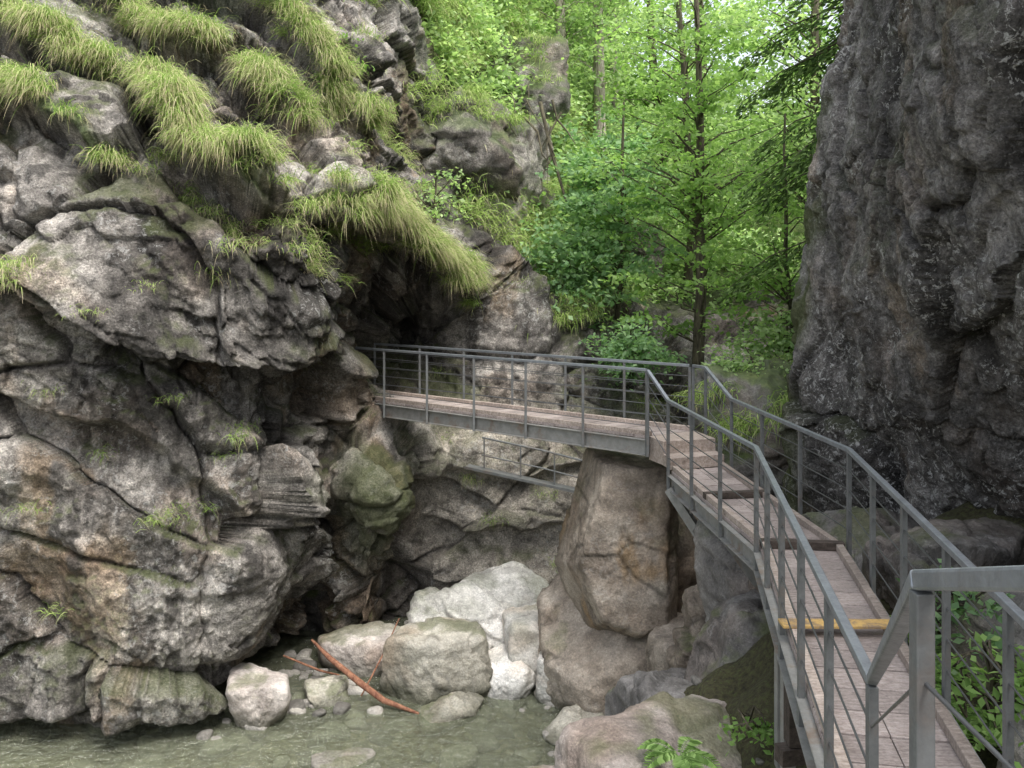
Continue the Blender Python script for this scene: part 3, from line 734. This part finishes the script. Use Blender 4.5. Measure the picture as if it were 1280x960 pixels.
for ob,cnt,sd in (('rock_buttress',30,9),('rock_buttress.001',35,10),('rock_buttress.002',60,11),('rock_buttress.003',50,12),('rock_buttress.005',60,13)):
    me=bpy.data.objects[ob].data; n=len(me.vertices); co=np.zeros(n*3); no=np.zeros(n*3)
    me.vertices.foreach_get('co',co); me.vertices.foreach_get('normal',no); co=co.reshape(-1,3);no=no.reshape(-1,3)
    w=sstep(.35,.7,no[:,2])*sstep(-.1,.3,fbm(co*1.2,3,sd))+1e-9
    i=pick(w,cnt,g); grass_obj('buttress_grass',co[i],no[i],70,.6,.016,sd,.7,spread=.18)

# ---------------------------------------------------------------- foliage
def leaves(C,size,g,bias=.9,asp=.62):
    m=len(C); nrm=norm(g.normal(size=(m,3))*.6+np.array([0,0,1.])*bias)
    t=norm(np.cross(nrm,g.normal(size=(m,3)))); b=np.cross(nrm,t)
    s=(size*g.uniform(.6,1.25,m))[:,None]
    V=np.stack([C-t*s*.5,C+b*s*asp/2-t*s*.05,C+t*s*.5-nrm*s*.12,C-b*s*asp/2-t*s*.05],1)
    F=np.arange(m*4).reshape(m,4)
    r=g.random(m)
    return V.reshape(-1,3),F,r
def tree(name,base,H,cc,cr,ncl,nl,ls,seed,lm,tr=.13,bark=None,lean=(0,0),flat=.22,clr=.6):
    g=np.random.default_rng(seed); A=Acc(); base=np.array(base,float)
    ts=np.linspace(0,1,9); wb=g.normal(size=(9,2))*.06*H/9*3; wb[0]=0
    wb=np.cumsum(wb,0)*.35
    tp=np.stack([base[0]+lean[0]*ts**1.3+wb[:,0],base[1]+lean[1]*ts**1.3+wb[:,1],base[2]+H*ts],1)
    A.tube(tp,tr*(1-.8*ts)+.01,9)
    d=norm(g.normal(size=(ncl,3))); rr=g.random(ncl)**(1/2.2)
    cl=np.array(cc)+d*rr[:,None]*np.array(cr)
    for c in cl:
        dh=math.hypot(c[0]-base[0],c[1]-base[1]); za=np.clip(c[2]-dh*.45,base[2]+H*.12,base[2]+H*.98)
        s=np.array([np.interp(za,tp[:,2],tp[:,k]) for k in range(3)])
        m1=lerp(s,c,.35)+g.normal(size=3)*.08+[0,0,.1*dh]; m2=lerp(s,c,.7)+g.normal(size=3)*.08+[0,0,.1*dh]
        A.tube([s,m1,m2,c],[.012+.008*dh,.01+.005*dh,.01,.005],5)
    off=g.normal(size=(ncl,nl,3))*np.array([1,1,flat])*(clr*g.uniform(.6,1.2,(ncl,1,1)))*.6
    off[:,:,2]-=.18*(off[:,:,0]**2+off[:,:,1]**2)/clr
    C=(cl[:,None]+off).reshape(-1,3)
    V,F,r=leaves(C,ls,g)
    clr_=np.repeat(g.random(ncl),nl)
    col=np.stack([r*.6+clr_*.4,clr_*.6+.4*g.random(len(r)),r],1); col=np.repeat(col,4,0)
    WV=np.concatenate(A.V);WF=np.concatenate(A.F)
    return make_obj(name,np.concatenate([WV,V]),[WF,F+len(WV)],[bark or M_bark,lm],midx=np.concatenate([np.zeros(len(WF)),np.ones(len(F))]),cols=np.concatenate([np.zeros((len(WV),3))+.5,col]),smooth=True)
tree('maple_tree',(4.2,20,-2.8),11,(4.0,19.8,2.8),(2.6,2.2,4.2),75,80,.15,1,M_leaf,tr=.14,flat=.16,clr=.65)
tree('maple_tree',(2.6,21.5,-1.5),6,(2.2,21,1.2),(1.6,1.3,1.9),50,80,.17,2,M_leaf3,tr=.07,flat=.2,clr=.6)
tree('maple_tree',(5.9,18.5,-2.5),6,(5.6,18.5,.0),(1.5,1.4,2.3),45,70,.14,3,M_leaf,tr=.06,flat=.2,clr=.55)
tree('beech_tree',(5.2,26,0),16,(5.0,26,5),(2.6,2.5,4.6),65,80,.18,4,M_leaf2,tr=.13,clr=.9)
tree('beech_tree',(8.2,24,0),16,(7.6,24,4.5),(2.6,2.5,4.8),70,80,.18,5,M_leaf2,tr=.15,clr=.9)
tree('beech_tree',(1.9,29,4.5),14,(1.4,29,8),(1.8,2.0,3.5),42,80,.18,6,M_leaf2,tr=.2,bark=M_barkp,clr=.8,lean=(-.8,0))
tree('beech_tree',(3.1,31,4.5),18,(3.2,30.5,9.8),(2.2,2.2,3.6),40,80,.19,7,M_leaf2,tr=.22,bark=M_barkp,clr=.9)
tree('beech_tree',(6.3,36,3.5),20,(6.0,36,7.5),(3.4,3,4.2),60,90,.24,8,M_leaf,tr=.2,clr=1.1)
tree('beech_tree',(11.5,33,2.5),20,(11.3,33,7.5),(3.6,3,6),75,90,.24,9,M_leaf,tr=.2,clr=1.1)
tree('beech_tree',(4.6,38,5.5),20,(4.0,38,11),(2.4,3,5),45,90,.25,14,M_leaf,tr=.2,bark=M_barkp,clr=1.1)
tree('beech_tree',(-1.2,27.5,7.0),9,(-1.7,27,9.6),(2.6,2.5,2.2),55,80,.18,10,M_leaf,tr=.14,clr=.9)
tree('beech_tree',(-4.2,21.5,8.5),7,(-3.6,20.5,9.2),(2.6,2,2.0),45,80,.15,12,M_leaf,tr=.12,clr=.8)
tree('beech_tree',(1.2,36,9),16,(1.0,36,12.5),(3,3,3.5),55,90,.25,13,M_leaf2,tr=.2,bark=M_barkp,clr=1.1)
tree('beech_tree',(9.0,42,6),22,(8.6,42,11),(3.2,3,5),50,90,.28,15,M_leaf,tr=.22,clr=1.2)
def shrub(name,c,r,ncl,nl,ls,seed,lm,clr=.4,flat=.4):
    c=np.array(c,float); return tree(name,(c[0],c[1]+.3*r[1],c[2]-r[2]),r[2]*1.5,c,r,ncl,nl,ls,seed,lm,tr=.035,flat=flat,clr=clr)
shrub('shrub',(-3.0,16.4,3.7),(.6,.5,.9),10,34,.10,30,M_leaf,.3)
shrub('shrub',(-1.55,17.4,1.7),(.8,.5,.6),11,38,.11,31,M_leaf2,.3)
shrub('shrub',(-8.0,12.3,-.7),(.4,.4,.5),9,50,.08,32,M_leaf3,.25)
shrub('shrub',(1.3,20.8,.1),(1.1,1,1.1),34,70,.16,33,M_leaf3,.5)
shrub('shrub',(2.4,24,2.6),(1.6,1,2.1),50,70,.18,34,M_leaf3,.6)
shrub('shrub',(.9,26,4.6),(1.6,1.2,1.8),42,70,.18,35,M_leaf2,.6)
shrub('shrub',(4.3,15.6,-1.7),(.8,.6,.6),22,70,.10,36,M_leaf2,.35)
shrub('shrub',(2.6,18.8,-1.5),(.9,.8,.6),30,70,.13,37,M_leaf3,.4)
shrub('shrub',(5.4,17.0,-1.2),(1.2,.8,1.0),30,70,.13,38,M_leaf2,.45)
g=np.random.default_rng(77)
w=veg*(P[:,0]>-5)*(P[:,0]<22)*(P[:,1]>20)*(P[:,1]<75)*sstep(-.25,.35,fbm(P*.45+30,3,680))*(P[:,1]/30)**1.5
i=pick(w,2700,g); nl=32; sc_=(P[i][:,1]/28)[:,None,None]
C=(P[i][:,None]+sc_*(g.normal(size=(len(i),nl,3))*np.array([.38,.38,.2])+np.array([0,-.1,.35]))).reshape(-1,3)
V,F,r=leaves(C,.21*np.repeat(sc_.ravel(),nl),g); cr_=np.repeat(g.random(len(i)),nl); col=np.repeat(np.stack([r*.5+cr_*.5,cr_,r],1),4,0)
make_obj('undergrowth',V,F,M_leaf2,cols=col)

def spruce(name,base,H,Rb,seed,nbr=90):
    g=np.random.default_rng(seed); A=Acc(); base=np.array(base,float)
    A.tube([base,base+[0,0,H*.5],base+[0,0,H]],[.16,.1,.02],9)
    LC=[];LT=[]
    for i in range(nbr):
        t=.04+.94*i/nbr; z=base[2]+H*t; L=Rb*(1-t)**.7*g.uniform(.7,1.1)+.2; a=g.uniform(0,2*math.pi); dr=np.array([math.cos(a),math.sin(a),0])
        pp=[np.array([base[0],base[1],z])+dr*L*s+np.array([0,0,-.5*L*s*s+.12*L*s]) for s in (0,.33,.66,1)]
        A.tube(pp,[.025,.018,.012,.004],5)
        m=int(140*L); s=g.random(m)**.7; q=np.array(pp); sx=s*3; k=np.clip(sx.astype(int),0,2); f=(sx-k)[:,None]
        c=q[k]*(1-f)+q[k+1]*f; side=np.array([-dr[1],dr[0],0]); sw=g.normal(size=m)*.32*(1-.5*s)*min(1,L)
        c=c+side*sw[:,None]+dr*(-abs(sw)*.3)[:,None]; c[:,2]-=np.abs(g.normal(size=m))*.16+np.abs(sw)*.25
        LC.append(c); LT.append(norm(side*np.sign(sw)[:,None]+dr*.8+np.array([0,0,-.7])+g.normal(size=(m,3))*.3))
    C=np.concatenate(LC);T_=np.concatenate(LT); m=len(C)
    b=norm(np.cross(T_,g.normal(size=(m,3)))); l=g.uniform(.1,.2,m)[:,None]; wd=.024
    V=np.stack([C-T_*l/2,C+b*wd,C+T_*l/2,C-b*wd],1).reshape(-1,3); F=np.arange(m*4).reshape(m,4)
    r=g.random(m); col=np.repeat(np.stack([r,g.random(m),r],1),4,0)
    WV=np.concatenate(A.V);WF=np.concatenate(A.F)
    return make_obj(name,np.concatenate([WV,V]),[WF,F+len(WV)],[M_bark,M_need],midx=np.concatenate([np.zeros(len(WF)),np.ones(len(F))]),cols=np.concatenate([np.zeros((len(WV),3))+.5,col]))
spruce('spruce_tree',(6.5,15.6,-.5),14,2.9,1,95)
spruce('spruce_tree',(9.2,18.5,0),15,3.2,2,70)

def fern(name,c,n,L,seed):
    g=np.random.default_rng(seed); Vs=[];C=[]; A=Acc()
    for i in range(n):
        a=g.uniform(0,2*math.pi); dr=np.array([math.cos(a),math.sin(a),0]); l=L*g.uniform(.6,1.1); sd=np.array([-dr[1],dr[0],0])
        s=np.linspace(0,1,18); pts=np.array(c)+dr*(l*s*.85)[:,None]+np.array([0,0,1])*(l*(.75*s-.75*s*s))[:,None]
        A.tube(pts,.003,4)
        for k in range(2,18):
            w=.26*l*math.sin(math.pi*min(1,.12+.88*(1-s[k])))+.01; tt=dr*.35
            for q in (-1,1):
                p=pts[k]; tip=p+(sd*q+tt)*w+np.array([0,0,-.2*w]); mid=lerp(p,tip,.5); o=dr*.022*l/.4
                Vs.append([p-o*.3,mid-o,tip,mid+o]); C.append(g.random())
    V=np.array(Vs).reshape(-1,3); m=len(Vs); F=np.arange(m*4).reshape(m,4); col=np.repeat(np.stack([C,C,C],1),4,0)
    WV=np.concatenate(A.V);WF=np.concatenate(A.F)
    make_obj(name,np.concatenate([WV,V]),[WF,F+len(WV)],[M_leaf,M_leaf],midx=np.zeros(len(WF)+len(F)),cols=np.concatenate([np.zeros((len(WV),3))+.4,col]))
for k,(x_,y_,n_,L_) in enumerate([(3.15,5.6,14,.5),(3.35,6.4,16,.55),(3.6,7.2,14,.5),(2.95,4.9,12,.4),(3.5,6.0,14,.5),(1.9,7.0,9,.3),(3.75,7.9,12,.45),(3.9,6.6,12,.5),(3.7,9.2,12,.4),(1.75,9.3,10,.35)]):
    zz=float(ground_z(np.array([x_]),np.array([y_]))[0]); fern('fern',(x_,y_,zz+.03),n_,L_,200+k)
fern('fern',(1.35,7.1,-3.85),10,.35,260)
shrub('leafy_plant',(3.3,5.9,-2.75),(.45,.6,.25),18,26,.09,270,M_leaf,.2)
shrub('leafy_plant',(3.7,7.2,-2.7),(.4,.7,.3),18,26,.09,271,M_leaf3,.2)
shrub('leafy_plant',(2.0,7.4,-3.75),(.3,.3,.12),6,26,.07,272,M_leaf,.15)

# ---------------------------------------------------------------- light, sky, camera
sc=bpy.context.scene
w=bpy.data.worlds.new('World'); sc.world=w; w.use_nodes=True; nt=w.node_tree
bg=nt.nodes['Background']; sky=nt.nodes.new('ShaderNodeTexSky'); sky.sky_type='NISHITA'; sky.sun_disc=False
sv=np.array([.30,-.38,.9]); sv=sv/np.linalg.norm(sv)
sky.sun_elevation=math.asin(sv[2]); sky.sun_rotation=math.atan2(sv[0],sv[1]); sky.dust_density=5; sky.ozone_density=.5
hs=nt.nodes.new('ShaderNodeHueSaturation'); hs.inputs['Saturation'].default_value=.4
nt.links.new(sky.outputs[0],hs.inputs['Color']); nt.links.new(hs.outputs[0],bg.inputs[0]); bg.inputs[1].default_value=.4
l=bpy.data.lights.new('sun','SUN'); l.energy=3.7; l.angle=math.radians(34); l.color=(1,.975,.93)
lo=bpy.data.objects.new('sun',l); link(lo); lo.rotation_euler=Vector(-sv).to_track_quat('-Z','Y').to_euler()
cam=bpy.data.cameras.new('camera'); co=bpy.data.objects.new('camera',cam); link(co)
co.location=(0,0,0); co.rotation_euler=(math.pi/2,0,0)
cam.sensor_width=36; cam.lens=30.94; cam.shift_y=-.1016; cam.clip_start=.05; cam.clip_end=500
sc.camera=co
sc.view_settings.view_transform='Standard'; sc.view_settings.look='None'; sc.view_settings.exposure=0
print('done')
